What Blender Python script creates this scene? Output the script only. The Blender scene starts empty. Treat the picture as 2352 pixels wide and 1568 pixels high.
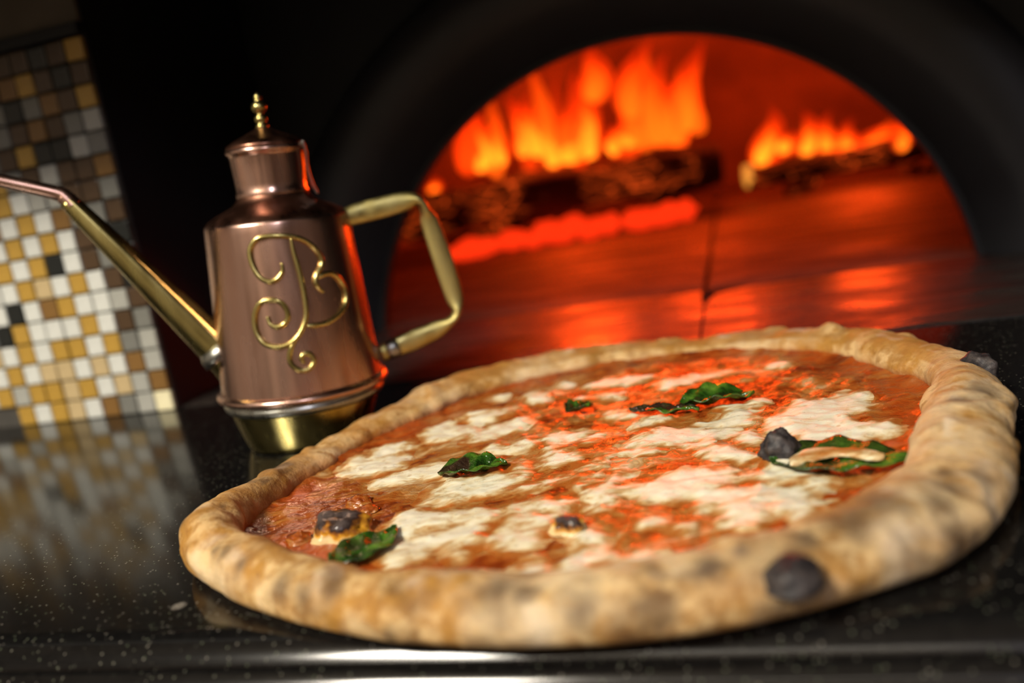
import bpy, bmesh, math, random
import numpy as np
from mathutils import Vector, Matrix, noise as mnoise

random.seed(7)
scene = bpy.context.scene
COL = scene.collection
R = math.radians
PI = math.pi

# ------------------------------------------------------------------ camera
PITCH, ROLL, YAW = .1954, .1714, .2702
CAM = Vector((.0607, -.3474, .1252))
fwd0 = Vector((-math.sin(YAW), math.cos(YAW), 0)); right0 = Vector((math.cos(YAW), math.sin(YAW), 0)); up0 = Vector((0, 0, 1))
fwd = math.cos(PITCH) * fwd0 - math.sin(PITCH) * up0
upv = math.sin(PITCH) * fwd0 + math.cos(PITCH) * up0
rgt = math.cos(ROLL) * right0 - math.sin(ROLL) * upv
upr = math.cos(ROLL) * upv + math.sin(ROLL) * right0
cd = bpy.data.cameras.new('camera'); cam = bpy.data.objects.new('camera', cd); COL.objects.link(cam)
cam.matrix_world = Matrix(((rgt.x, upr.x, -fwd.x, CAM.x), (rgt.y, upr.y, -fwd.y, CAM.y), (rgt.z, upr.z, -fwd.z, CAM.z), (0, 0, 0, 1)))
cd.sensor_width = 36; cd.lens = 2002.35 / 2352 * 36
cd.clip_start = .01; cd.clip_end = 30
cd.dof.use_dof = True; cd.dof.focus_distance = .355; cd.dof.aperture_fstop = 4.1
scene.camera = cam

# ------------------------------------------------------------------ world, lamps, exposure
w = bpy.data.worlds.new('world'); scene.world = w; w.use_nodes = True
w.node_tree.nodes['Background'].inputs[0].default_value = (.05, .045, .04, 1)
w.node_tree.nodes['Background'].inputs[1].default_value = .3
vs = scene.view_settings
vs.view_transform = 'Standard'; vs.look = 'None'; vs.gamma = 1; vs.use_curve_mapping = False
vs.exposure = 0.0

def area(name, loc, target, sx, sy, power, col):
    l = bpy.data.lights.new(name, 'AREA'); l.shape = 'RECTANGLE'; l.size = sx; l.size_y = sy; l.energy = power; l.color = col
    o = bpy.data.objects.new(name, l); COL.objects.link(o); o.location = loc
    d = Vector(target) - Vector(loc); o.rotation_euler = d.to_track_quat('-Z', 'Y').to_euler()
    return o
area('ceiling_lamp_light', (-.75, -1.35, 1.42), (-.1, 0, 0), .45, .45, 74, (1.0, .915, .77))
area('ceiling_lamp_light', (.9, -1.9, 1.44), (.2, 0, 0), .25, .9, 17, (.86, .85, 1.0))
area('wall_wash_fill', (-.3, -1.7, 1.45), (-.3, -2.8, .2), 1.6, .2, 45, (1.0, .92, .80))  # added fill: brightens the wall behind for the copper to reflect

# melted mozzarella outlines, in tenths of a millimetre on the pizza
CHEESE = [
    [(-1243, -69), (-1200, 34), (-1162, 144), (-1108, 223), (-1033, 252), (-958, 186), (-976, 85), (-923, -27), (-919, -123), (-964, -140), (-1004, -171), (-1032, -229), (-1143, -156), (-1216, -101)],
    [(-1004, -235), (-897, -180), (-811, -132), (-688, -119), (-636, -156), (-656, -265), (-768, -256), (-877, -296), (-948, -307)],
    [(-739, -708), (-708, -613), (-598, -610), (-473, -589), (-309, -636), (-306, -732), (-337, -845), (-338, -937), (-345, -1032), (-383, -1043), (-454, -964), (-500, -967), (-510, -1030), (-586, -1045), (-637, -1024), (-693, -937), (-695, -860), (-698, -779)],
    [(-696, -511), (-701, -376), (-620, -333), (-509, -306), (-388, -318), (-314, -345), (-342, -420), (-417, -472), (-495, -513), (-589, -571)],
    [(-301, -892), (-301, -806), (-270, -719), (-208, -690), (-119, -732), (-111, -831), (-114, -891), (-138, -953), (-175, -1004), (-232, -997), (-280, -944)],
    [(-325, -633), (-252, -585), (-174, -557), (-93, -591), (-67, -693), (-97, -744), (-191, -674), (-266, -700), (-296, -715)],
    [(-259, -1115), (-182, -1122), (-147, -1045), (-87, -1059), (-30, -1102), (4, -1208), (-71, -1235), (-139, -1229), (-223, -1222)],
    [(-10, -1096), (27, -1027), (95, -1012), (132, -1031), (78, -1112), (101, -1177), (92, -1229), (14, -1229)],
    [(146, -1062), (200, -1031), (255, -1045), (279, -1098), (242, -1129), (178, -1136), (154, -1106)],
    [(194, -865), (193, -769), (216, -737), (254, -761), (295, -820), (354, -878), (352, -919), (298, -879), (240, -863)],
    [(100, -543), (167, -493), (244, -443), (343, -408), (462, -411), (522, -423), (520, -560), (463, -589), (389, -654), (335, -682), (278, -673), (200, -641), (137, -590)],
    [(-4, -665), (47, -664), (68, -705), (48, -729), (14, -706)],
    [(-30, -520), (25, -498), (80, -550), (95, -643), (56, -675), (11, -628)],
    [(-40, -867), (2, -872), (93, -917), (94, -957), (36, -974), (1, -977)],
    [(-300, -99), (-278, -36), (-223, -22), (-155, -105), (-129, -176), (-197, -212), (-270, -170)],
    [(-391, -182), (-353, -139), (-303, -150), (-293, -241), (-312, -322), (-367, -262)],
    [(-300, -449), (-249, -403), (-169, -362), (-96, -270), (-31, -223), (-14, -252), (-44, -317), (-98, -387), (-157, -421), (-234, -472)],
    [(-80, -468), (-52, -407), (-5, -349), (11, -397), (-3, -450), (-58, -504)],
    [(37, -402), (46, -336), (102, -300), (105, -371), (93, -447), (53, -461)],
    [(73, -158), (132, -120), (201, -137), (213, -178), (139, -186)],
    [(-42, -145), (-19, -111), (16, -132), (2, -168)],
    [(310, -124), (354, -109), (380, -141), (360, -188), (321, -165)],
    [(-501, -308), (-478, -252), (-387, -295), (-351, -349), (-387, -389), (-473, -407)],
    [(370, -232), (403, -190), (487, -198), (560, -264), (583, -305), (534, -341), (466, -314), (405, -276)],
    [(586, -441), (624, -372), (684, -328), (742, -341), (759, -402), (731, -471), (745, -526), (699, -558), (634, -555), (583, -535), (485, -537), (517, -459)],
    [(397, -659), (448, -590), (523, -564), (596, -578), (702, -617), (732, -642), (734, -689), (727, -733), (740, -814), (742, -864), (702, -882), (673, -870), (650, -817), (618, -854), (577, -897), (523, -929), (484, -908), (450, -879), (467, -814), (431, -774), (377, -739), (375, -674)],
    [(758, -539), (798, -537), (825, -582), (798, -635), (762, -648), (730, -613)],
    [(753, -782), (774, -768), (793, -813), (785, -854), (768, -826)],
    [(730, 276), (804, 355), (917, 336), (963, 427), (1039, 353), (1054, 196), (1007, 122), (938, 74), (948, -13), (1018, -49), (1087, -26), (1112, -117), (1074, -182), (1000, -221), (918, -272), (835, -275), (763, -219), (729, -152), (678, -61), (630, -11), (652, 95), (705, 161)],
    [(45, -47), (132, 14), (218, 121), (274, 136), (314, 66), (406, 12), (518, 39), (530, -21), (486, -37), (386, -65), (320, -88), (231, -79), (143, -111), (61, -104)],
    [(304, -111), (346, -81), (387, -131), (380, -181), (337, -170)],
    [(357, 157), (427, 183), (497, 224), (567, 234), (587, 151), (563, 84), (496, 73), (405, 114)],
    [(474, 361), (546, 371), (644, 424), (665, 365), (591, 258), (520, 232), (450, 302)],
    [(54, 182), (136, 252), (234, 255), (251, 203), (179, 193), (120, 148), (73, 131)],
    [(88, 828), (224, 902), (363, 934), (502, 943), (545, 883), (393, 837), (285, 775), (178, 734)],
    [(677, 958), (751, 1017), (795, 953), (743, 887)],
    [(521, -59), (561, -1), (594, -65), (574, -164), (536, -155)],
    [(-951, 315), (-937, 446), (-858, 494), (-762, 449), (-718, 335), (-754, 232), (-828, 204), (-907, 240)],
    [(-831, 521), (-814, 626), (-739, 679), (-641, 648), (-564, 700), (-522, 592), (-580, 519), (-653, 470), (-726, 421)],
    [(-785, 873), (-741, 920), (-672, 897), (-697, 823)],
    [(-585, 867), (-524, 930), (-432, 835), (-392, 722), (-442, 680), (-547, 753)],
    [(-689, 311), (-633, 395), (-475, 436), (-424, 403), (-468, 284), (-554, 196), (-646, 144), (-698, 156)],
    [(-324, 107), (-286, 172), (-190, 208), (-119, 173), (-169, 82), (-234, 27), (-299, 57)],
    [(-594, 14), (-544, 59), (-446, 79), (-342, 68), (-371, -24), (-478, 1)],
    [(-258, 716), (-164, 743), (-48, 722), (-39, 642), (-150, 641)],
    [(-133, 369), (-40, 426), (61, 464), (46, 349), (-25, 304)],
    [(-139, 46), (-76, 117), (-60, 68), (-107, -5)],
    [(-401, 993), (-392, 1079), (-335, 969), (-360, 935)],
    [(-284, 950), (-174, 1030), (4, 1050), (95, 1036), (102, 945), (-41, 914), (-213, 882)],
]
FLAMES_A = [  # base x, z, tip x, z, width, millimetres
    (-352, 126, -327, 201, 24),
    (-330, 130, -333, 237, 21),
    (-272, 138, -276, 241, 34),
    (-247, 133, -241, 245, 31),
    (-224, 113, -215, 223, 32),
    (-193, 115, -168, 163, 45),
    (-160, 116, -168, 251, 38),
    (-128, 121, -88, 152, 31),
    (-92, 125, -124, 165, 22),
    (-86, 169, -54, 288, 41),
    (-82, 120, -84, 219, 30),
    (-24, 114, 4, 232, 37),
    (0, 133, 30, 272, 35),
    (-48, 118, -15, 262, 48),
    (-146, 207, -114, 297, 40),
    (-443, 99, -428, 129, 19),
    (-309, 130, -302, 214, 24),
]
FLAMES_B = [  # base x, z, tip x, z, width, millimetres
    (110, 57, 144, 150, 33),
    (140, 77, 184, 102, 25),
    (182, 61, 196, 135, 27),
    (213, 54, 229, 126, 26),
    (244, 50, 264, 109, 26),
    (287, 49, 309, 87, 32),
    (329, 47, 321, 87, 23),
    (234, 47, 216, 75, 28),
]

# ------------------------------------------------------------------ helpers
def link(name, me, mat=None, parent=None):
    o = bpy.data.objects.new(name, me); COL.objects.link(o)
    if mat is not None and me is not None and not me.materials: me.materials.append(mat)
    if parent is not None: o.parent = parent
    return o
def tag(o, label, cat, group=None):
    o['label'] = label; o['category'] = cat
    if group: o['group'] = group
    return o
def struct(o, label=None):
    o['kind'] = 'structure'
    if label: o['label'] = label
    return o
def empty(name, loc=(0, 0, 0), rz=0):
    o = bpy.data.objects.new(name, None); COL.objects.link(o); o.location = loc; o.rotation_euler = (0, 0, rz)
    o.empty_display_size = .02
    return o
def mesh_of(name, verts, faces, smooth=True):
    me = bpy.data.meshes.new(name); me.from_pydata([tuple(v) for v in verts], [], faces); me.update()
    if smooth: me.polygons.foreach_set('use_smooth', [True] * len(me.polygons))
    return me
def box_me(name, lo, hi, bevel=0, seg=2):
    bm = bmesh.new(); bmesh.ops.create_cube(bm, size=1)
    for v in bm.verts:
        v.co = Vector([lo[i] + (v.co[i] + .5) * (hi[i] - lo[i]) for i in range(3)])
    if bevel: bmesh.ops.bevel(bm, geom=bm.edges[:], offset=bevel, segments=seg, affect='EDGES', profile=.6)
    me = bpy.data.meshes.new(name); bm.to_mesh(me); bm.free(); return me
def lathe(profile, n=64, close=False, warp=None):
    vs_, fs = [], []
    for (r, z) in profile:
        for k in range(n):
            a = 2 * PI * k / n; vs_.append((r * math.cos(a), r * math.sin(a), z))
    m = len(profile)
    for i in range(m - 1):
        for k in range(n):
            fs.append((i * n + k, i * n + (k + 1) % n, (i + 1) * n + (k + 1) % n, (i + 1) * n + k))
    if close:
        fs.append(tuple(range(n))[::-1]); fs.append(tuple((m - 1) * n + k for k in range(n)))
    if warp: vs_ = [warp(v) for v in vs_]
    return vs_, fs
def smooth_path(pts, n):
    P = [Vector(p) for p in pts]; out = []
    L = len(P)
    for i in range(L - 1):
        p0, p1, p2, p3 = P[max(i - 1, 0)], P[i], P[i + 1], P[min(i + 2, L - 1)]
        for k in range(n):
            t = k / n
            out.append(.5 * ((2 * p1) + (p2 - p0) * t + (2 * p0 - 5 * p1 + 4 * p2 - p3) * t * t + (3 * p1 - p0 - 3 * p2 + p3) * t ** 3))
    out.append(P[-1]); return out
def sweep(path, ra, rb=None, n=12, normal=Vector((0, 1, 0)), cap=True):
    """tube along path; ra / rb half sizes in and along the normal, per point"""
    if not hasattr(ra, '__len__'): ra = [ra] * len(path)
    if rb is None: rb = ra
    elif not hasattr(rb, '__len__'): rb = [rb] * len(path)
    vs_, fs = [], []
    for i, p in enumerate(path):
        t = (path[min(i + 1, len(path) - 1)] - path[max(i - 1, 0)]).normalized()
        nn = normal[i] if isinstance(normal, list) else normal
        s = t.cross(nn); s.normalize(); b = s.cross(t); b.normalize()
        for k in range(n):
            a = 2 * PI * k / n
            vs_.append(p + s * (ra[i] * math.cos(a)) + b * (rb[i] * math.sin(a)))
    for i in range(len(path) - 1):
        for k in range(n):
            fs.append((i * n + k, i * n + (k + 1) % n, (i + 1) * n + (k + 1) % n, (i + 1) * n + k))
    if cap:
        fs.append(tuple(range(n))[::-1]); fs.append(tuple((len(path) - 1) * n + k for k in range(n)))
    return vs_, fs
def fbm(x, y, z, oct=3):
    v = 0; a = 1; s = 1
    for _ in range(oct):
        v += a * mnoise.noise(Vector((x * s, y * s, z * s))); a *= .5; s *= 2
    return v
def sstep(a, b, x):
    t = np.clip((x - a) / (b - a), 0, 1); return t * t * (3 - 2 * t)

# ------------------------------------------------------------------ materials
class NT:
    def __init__(self, name):
        self.m = bpy.data.materials.new(name); self.m.use_nodes = True
        self.t = self.m.node_tree; self.b = self.t.nodes['Principled BSDF']; self.out = self.t.nodes['Material Output']
        self.tc = None
    def node(self, typ, **kw):
        n = self.t.nodes.new(typ)
        for k, v in kw.items(): setattr(n, k, v)
        return n
    def L(self, a, b): self.t.links.new(a, b)
    def coord(self, scale=(1, 1, 1), rot=(0, 0, 0)):
        if self.tc is None: self.tc = self.node('ShaderNodeTexCoord')
        mp = self.node('ShaderNodeMapping'); mp.inputs['Scale'].default_value = scale; mp.inputs['Rotation'].default_value = rot
        self.L(self.tc.outputs['Object'], mp.inputs['Vector']); return mp.outputs[0]
    def stretch(self, sx, sy, ang):
        if self.tc is None: self.tc = self.node('ShaderNodeTexCoord')
        mp = self.node('ShaderNodeMapping', vector_type='TEXTURE'); mp.inputs['Scale'].default_value = (sx, sy, 1); mp.inputs['Rotation'].default_value = (0, 0, ang)
        self.L(self.tc.outputs['Object'], mp.inputs['Vector']); return mp.outputs[0]
    def noise(self, scale, detail=4, rough=.55, co=None, dist=0):
        n = self.node('ShaderNodeTexNoise'); n.inputs['Scale'].default_value = scale; n.inputs['Detail'].default_value = detail
        n.inputs['Roughness'].default_value = rough; n.inputs['Distortion'].default_value = dist
        self.L(co if co is not None else self.coord(), n.inputs['Vector']); return n.outputs['Fac']
    def voro(self, scale, feature='F1', out='Distance', co=None, rnd=1):
        n = self.node('ShaderNodeTexVoronoi', feature=feature); n.inputs['Scale'].default_value = scale; n.inputs['Randomness'].default_value = rnd
        self.L(co if co is not None else self.coord(), n.inputs['Vector']); return n.outputs[out]
    def ramp(self, fac, stops, interp='LINEAR'):
        n = self.node('ShaderNodeValToRGB'); e = n.color_ramp.elements; n.color_ramp.interpolation = interp
        while len(e) < len(stops): e.new(.5)
        for el, (p, c) in zip(e, stops):
            el.position = p; el.color = (c, c, c, 1) if not hasattr(c, '__len__') else (*c, 1)
        self.L(fac, n.inputs[0]); return n.outputs[0]
    def mix(self, fac, a, b, mode='MIX'):
        n = self.node('ShaderNodeMix', data_type='RGBA', blend_type=mode)
        for s, v in ((n.inputs[0], fac), (n.inputs[6], a), (n.inputs[7], b)):
            if hasattr(v, 'is_output'): self.L(v, s)
            elif hasattr(v, '__len__'): s.default_value = (*v, 1)
            else: s.default_value = v
        return n.outputs[2]
    def math(self, op, a, b=0, clamp=False):
        n = self.node('ShaderNodeMath', operation=op, use_clamp=clamp)
        for s, v in ((n.inputs[0], a), (n.inputs[1], b)):
            if hasattr(v, 'is_output'): self.L(v, s)
            else: s.default_value = v
        return n.outputs[0]
    def attr(self, name):
        n = self.node('ShaderNodeAttribute', attribute_name=name); return n.outputs['Fac']
    def color(self, v):
        if hasattr(v, 'is_output'): self.L(v, self.b.inputs['Base Color'])
        else: self.b.inputs['Base Color'].default_value = (*v, 1)
    def rough(self, v):
        if hasattr(v, 'is_output'): self.L(v, self.b.inputs['Roughness'])
        else: self.b.inputs['Roughness'].default_value = v
    def set(self, **kw):
        for k, v in kw.items(): self.b.inputs[k.replace('_', ' ')].default_value = v
    def bump(self, h, dist=.001, strength=1):
        n = self.node('ShaderNodeBump'); n.inputs['Distance'].default_value = dist; n.inputs['Strength'].default_value = strength
        self.L(h, n.inputs['Height']); self.L(n.outputs[0], self.b.inputs['Normal'])
M = {}
def simple(name, col, rough=.6, var=.25, scale=40, metallic=0, spec=.5, bump=0):
    t = NT(name)
    n = t.noise(scale, 5)
    t.color(t.mix(n, [c * (1 - var) for c in col], [min(1, c * (1 + var)) for c in col]))
    t.rough(rough); t.set(Metallic=metallic); t.b.inputs['Specular IOR Level'].default_value = spec
    if bump: t.bump(n, bump)
    M[name] = t.m; return t.m

# polished black granite
t = NT('granite')
co = t.coord()
d1 = t.voro(620, co=co); c1 = t.voro(620, out='Color', co=co)
sep = t.node('ShaderNodeSeparateColor'); t.L(c1, sep.inputs[0])
pick = t.math('GREATER_THAN', sep.outputs[0], .72)
spot = t.math('MULTIPLY', t.ramp(d1, [(.10, 1), (.32, 0)]), pick)
d2 = t.voro(70, co=co); c2 = t.voro(70, out='Color', co=co)
sep2 = t.node('ShaderNodeSeparateColor'); t.L(c2, sep2.inputs[0])
spot2 = t.math('MULTIPLY', t.ramp(d2, [(.12, 1), (.22, 0)]), t.math('GREATER_THAN', sep2.outputs[1], .955))
fl = t.mix(sep.outputs[1], (.08, .10, .06), (.20, .18, .155))
base = t.mix(t.noise(300, 3), (.002, .002, .0022), (.009, .0085, .008))
c = t.mix(spot, base, fl); c = t.mix(t.math('MULTIPLY', spot2, t.noise(900, 2)), c, (.30, .27, .23))
t.color(c); t.rough(.13); t.b.inputs['Specular IOR Level'].default_value = .55
M['granite'] = t.m

# hammered copper, brass, tin
def metal(name, a, b, rough, scale):
    t = NT(name)
    n = t.noise(scale, 4, co=t.coord((1, 1, .10)))
    t.color(t.mix(t.ramp(n, [(.35, 0), (.7, 1)]), a, b)); t.set(Metallic=1.0)
    t.rough(t.ramp(t.noise(scale * 1.6, 3, co=t.coord((1, 1, .15))), [(.3, rough * .75), (.75, rough * 1.4)]))
    t.bump(t.noise(30, 2, co=t.coord((1, 1, .3))), .0008, .3)
    M[name] = t.m
metal('copper', (.70, .45, .36), (.56, .33, .25), .24, 60)
metal('copper_dim_reflection', (.30, .14, .09), (.20, .09, .06), .30, 60)  # copper with the dark reflection on shoulder and lid put into its colour
metal('brass', (.62, .52, .20), (.46, .38, .13), .24, 80)
metal('brass_handle', (.58, .50, .20), (.45, .37, .12), .42, 80)
metal('tin', (.42, .42, .38), (.28, .28, .26), .30, 120)

# bread crust
t = NT('crust')
co = t.coord()
n1 = t.noise(60, 5, .6, co); n2 = t.noise(170, 4, .6, co); n3 = t.noise(22, 3, .5, co)
dough = t.mix(t.ramp(n1, [(.44, 0), (.57, 1)]), (.74, .52, .25), (.42, .21, .04))
dough = t.mix(t.ramp(n2, [(.49, 0), (.60, .75)]), dough, (.36, .18, .045))
fr_ = t.ramp(t.noise(420, 3, .6, co), [(.54, 0), (.66, .7)])
dough = t.mix(t.math('MULTIPLY', fr_, t.ramp(n1, [(.45, .15), (.6, 1)])), dough, (.25, .11, .025))
dough = t.mix(t.math('MULTIPLY', t.ramp(n3, [(.5, 0), (.64, 1)]), t.ramp(n2, [(.30, 0), (.52, .8)])), dough, (.78, .62, .38))
# leopard spots
v = t.voro(58, co=co, rnd=1.0)
vd = t.math('ADD', v, t.math('MULTIPLY', t.math('SUBTRACT', t.noise(160, 3, .5, co), .5), .55))
spots = t.math('MULTIPLY', t.ramp(vd, [(.20, 1), (.42, 0)]), t.ramp(t.noise(34, 2, .5, co), [(.43, 0), (.50, 1)]))
spots = t.math('MULTIPLY', spots, t.attr('char'), clamp=True)
smud = t.ramp(t.noise(34, 4, .6, co), [(.50, 0), (.62, .55)])
dough = t.mix(t.attr('brown'), dough, t.mix(n2, (.50, .25, .055), (.30, .12, .02)))
dough = t.mix(t.attr('stain'), dough, t.mix(n2, (.42, .10, .015), (.30, .10, .02)))
dough = t.mix(t.attr('flour'), dough, (.86, .80, .68))
dough = t.mix(t.math('MULTIPLY', smud, t.attr('char')), dough, t.mix(n2, (.36, .19, .065), (.20, .10, .035)))
dough = t.mix(t.math('MULTIPLY', spots, .7), dough, (.085, .05, .028))
dough = t.mix(t.math('MULTIPLY', t.attr('burnt'), .80), dough, t.mix(n2, (.10, .058, .034), (.045, .028, .02)))
t.color(dough); t.rough(t.ramp(n2, [(.3, .55), (.7, .8)])); t.b.inputs['Specular IOR Level'].default_value = .3
t.set(Subsurface_Weight=.08, Subsurface_Scale=.004); t.b.inputs['Subsurface Radius'].default_value = (1, .5, .2)
t.bump(t.math('ADD', n2, t.math('MULTIPLY', t.noise(520, 4, .6, co), .45)), .0012, .7)
M['crust'] = t.m

# tomato sauce with melted oil and cheese film
t = NT('sauce')
co = t.coord(); cs = t.stretch(1.7, 1, R(18))
n1 = t.noise(105, 5, .62, cs, .6); n2 = t.noise(190, 4, .6, co); n3 = t.noise(26, 3, .5, co)
f = t.math('ADD', t.math('ADD', t.math('MULTIPLY', n1, .75), t.math('MULTIPLY', n3, .30)), t.math('MULTIPLY', t.attr('film'), .055))
c = t.ramp(f, [(.44, (.15, .020, .003)), (.51, (.30, .065, .008)), (.57, (.36, .125, .022)), (.63, (.42, .19, .05)), (.70, (.56, .36, .17))])
c = t.mix(t.attr('red'), c, t.mix(n2, (.32, .030, .004), (.46, .10, .012)))
t.color(c); t.rough(t.ramp(n2, [(.3, .10), (.7, .28)])); t.b.inputs['Specular IOR Level'].default_value = .6
t.set(Subsurface_Weight=.06, Subsurface_Scale=.003); t.b.inputs['Subsurface Radius'].default_value = (1, .35, .15)
t.bump(t.math('ADD', n1, t.math('MULTIPLY', n2, .5)), .0022, .8)
M['sauce'] = t.m

# melted mozzarella
t = NT('mozzarella')
co = t.coord(); cs = t.stretch(2.0, 1, R(18))
n1 = t.noise(150, 5, .62, cs, .7); n2 = t.noise(320, 3, .6, co); n3 = t.noise(60, 3, .55, cs, .4)
k = t.math('ADD', t.math('ADD', t.math('MULTIPLY', t.attr('melt'), .78), t.math('MULTIPLY', t.math('SUBTRACT', n1, .5), 1.9)), t.math('MULTIPLY', t.math('SUBTRACT', n3, .5), 1.5))
c = t.ramp(k, [(.10, (.38, .11, .016)), (.30, (.46, .22, .065)), (.48, (.62, .43, .21)), (.66, (.80, .70, .47)), (.92, (.88, .83, .65))])
c = t.mix(t.ramp(n3, [(.60, 0), (.74, .35)]), c, (.72, .54, .30))
hole = t.math('MULTIPLY', t.ramp(t.voro(170, co=co), [(.10, 1), (.2, 0)]), t.ramp(n3, [(.40, 0), (.5, .8)]))
c = t.mix(t.math('MULTIPLY', hole, .55), c, (.42, .24, .05))
t.color(c); t.rough(t.ramp(n2, [(.3, .24), (.75, .46)])); t.b.inputs['Specular IOR Level'].default_value = .5
t.set(Subsurface_Weight=.15, Subsurface_Scale=.003); t.b.inputs['Subsurface Radius'].default_value = (1, .7, .4)
t.bump(t.math('ADD', n1, t.math('MULTIPLY', n2, .15)), .0009, .5)
M['mozzarella'] = t.m

# basil, char
t = NT('basil')
co = t.coord()
n = t.noise(90, 4, .6, co); n2 = t.noise(260, 3, .6, co)
c = t.ramp(n, [(.38, (.007, .020, .003)), (.5, (.022, .075, .007)), (.66, (.085, .19, .018))])
c = t.mix(t.attr('burn'), c, t.mix(n2, (.012, .007, .006), (.05, .025, .012)))
t.color(c); t.rough(.14); t.b.inputs['Specular IOR Level'].default_value = .6
t.bump(t.math('ADD', n, n2), .0022, .7); M['basil'] = t.m
t = NT('char')
co = t.coord(); n = t.noise(260, 5, .65, co)
t.color(t.mix(t.ramp(n, [(.4, 0), (.7, 1)]), (.012, .010, .012), (.075, .060, .055))); t.rough(.55); t.bump(n, .0008, .6); M['char'] = t.m
t = NT('blister')
co = t.coord(); n = t.noise(150, 4, .6, co)
hh = t.math('ADD', t.attr('top'), t.math('MULTIPLY', t.math('SUBTRACT', n, .5), 1.3))
c = t.ramp(hh, [(.25, (.70, .52, .25)), (.42, (.62, .30, .02)), (.58, (.28, .10, .015)), (.70, (.03, .018, .015)), (.9, (.08, .06, .055))])
t.color(c); t.rough(.28); t.bump(n, .001, .6); M['blister'] = t.m

# oven
simple('black_steel', (.010, .010, .011), .55, .5, 20, 0, .35)
simple('soot', (.006, .005, .005), .9, .5, 20, 0, .1)
simple('grey_steel', (.020, .020, .023), .5, .35, 25, 0, .5)
t = NT('hearth_stone')
co = t.coord(); n = t.noise(14, 6, .65, t.coord((.6, 2.2, 1))); n2 = t.noise(90, 4, .6, co)
c = t.ramp(n, [(.36, (.008, .006, .005)), (.5, (.07, .045, .032)), (.66, (.17, .12, .085))])
t.color(t.mix(n2, c, (.06, .038, .026))); t.rough(t.ramp(n, [(.35, .75), (.65, .48)])); t.bump(t.math('ADD', n, t.math('MULTIPLY', n2, .4)), .003, .6)
M['hearth_stone'] = t.m
t = NT('sooty_stone')
n = t.noise(16, 6, .65, t.coord((.6, 2.2, 1)))
t.color(t.ramp(n, [(.35, (.006, .005, .005)), (.65, (.035, .028, .024))])); t.rough(t.ramp(n, [(.35, .50), (.65, .20)])); t.bump(n, .004, .7); M['sooty_stone'] = t.m
t = NT('firebrick')
n = t.noise(7, 5, .6)
t.color(t.ramp(n, [(.35, (.10, .055, .035)), (.7, (.20, .12, .08))])); t.rough(.85); t.bump(n, .01, .5); M['firebrick'] = t.m
t = NT('bark')
n = t.noise(30, 6, .65, t.coord((.5, 3, 3))); n2 = t.voro(40, 'DISTANCE_TO_EDGE', co=t.coord((.6, 2, 2)))
t.color(t.ramp(n, [(.35, (.008, .005, .004)), (.6, (.04, .022, .015)), (.75, (.08, .045, .03))])); t.rough(.9)
t.bump(n, .01, .9)
t.b.inputs['Emission Color'].default_value = (1, .10, .01, 1)
t.L(t.math('MULTIPLY', t.ramp(n2, [(.0, 1), (.05, 0)]), t.math('MULTIPLY', t.ramp(t.noise(9, 2), [(.5, 0), (.65, 1)]), 1.6)), t.b.inputs['Emission Strength'])
M['bark'] = t.m
def glow(name, a, b, sa, sb, scale):
    t = NT(name); n = t.noise(scale, 4, .6)
    t.color((.05, .02, .01)); t.rough(.9)
    t.L(t.mix(n, a, b), t.b.inputs['Emission Color'])
    t.L(t.ramp(n, [(.35, sa), (.7, sb)]), t.b.inputs['Emission Strength'])
    for l in list(t.t.links):
        pass
    t.bump(n, .006, .8); M[name] = t.m; return t
glow('ember', (1, .012, .002), (1, .05, .006), .4, 2.2, 35)
glow('log_end', (1, .30, .03), (1, .42, .06), .9, 1.0, 40)
def flame_mat(name, lo, hi, alpha, strength):
    m = bpy.data.materials.new(name); m.use_nodes = True; nt = m.node_tree
    nt.nodes.remove(nt.nodes['Principled BSDF'])
    at = nt.nodes.new('ShaderNodeAttribute'); at.attribute_name = 'up'
    rp = nt.nodes.new('ShaderNodeValToRGB'); rp.color_ramp.elements[0].color = (*lo, 1); rp.color_ramp.elements[1].color = (*hi, 1)
    nt.links.new(at.outputs['Fac'], rp.inputs[0])
    fa = nt.nodes.new('ShaderNodeMapRange'); fa.inputs['From Min'].default_value = .35; fa.inputs['From Max'].default_value = 1.0
    fa.inputs['To Min'].default_value = alpha; fa.inputs['To Max'].default_value = .03
    nt.links.new(at.outputs['Fac'], fa.inputs['Value'])
    e = nt.nodes.new('ShaderNodeEmission'); e.inputs[1].default_value = strength; nt.links.new(rp.outputs[0], e.inputs[0])
    tr = nt.nodes.new('ShaderNodeBsdfTransparent'); mx = nt.nodes.new('ShaderNodeMixShader')
    nt.links.new(fa.outputs[0], mx.inputs[0]); nt.links.new(tr.outputs[0], mx.inputs[1]); nt.links.new(e.outputs[0], mx.inputs[2])
    nt.links.new(mx.outputs[0], nt.nodes['Material Output'].inputs['Surface'])
    M[name] = m
flame_mat('flame_outer', (1, .05, .002), (1, .022, .001), .16, 3.2)
flame_mat('flame_middle', (1, .11, .004), (1, .05, .001), .22, 3.6)
flame_mat('flame_core', (1, .26, .012), (1, .10, .003), .46, 4.2)

# mosaic glass
TILE = {'w': (.62, .63, .58), 'g': (.36, .36, .32), 't': (.50, .38, .20), 'y': (.42, .25, .045), 'b': (.20, .105, .03), 'd': (.07, .04, .02), 'k': (.012, .014, .013), 's': (.17, .17, .15), 'p': (.80, .74, .48)}  # p: pale corner tile, its caught highlight put into the colour
for k_, c_ in TILE.items():
    simple('mosaic_glass_' + k_, c_, .28, .22, 60, 0, .5)
simple('grout', (.055, .05, .042), .9, .3, 200)
simple('dark_plaster', (.10, .08, .058), .85, .3, 25)
simple('room_plaster', (.46, .40, .33), .9, .06, 3)
simple('room_floor', (.12, .09, .07), .6, .2, 4)

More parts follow.
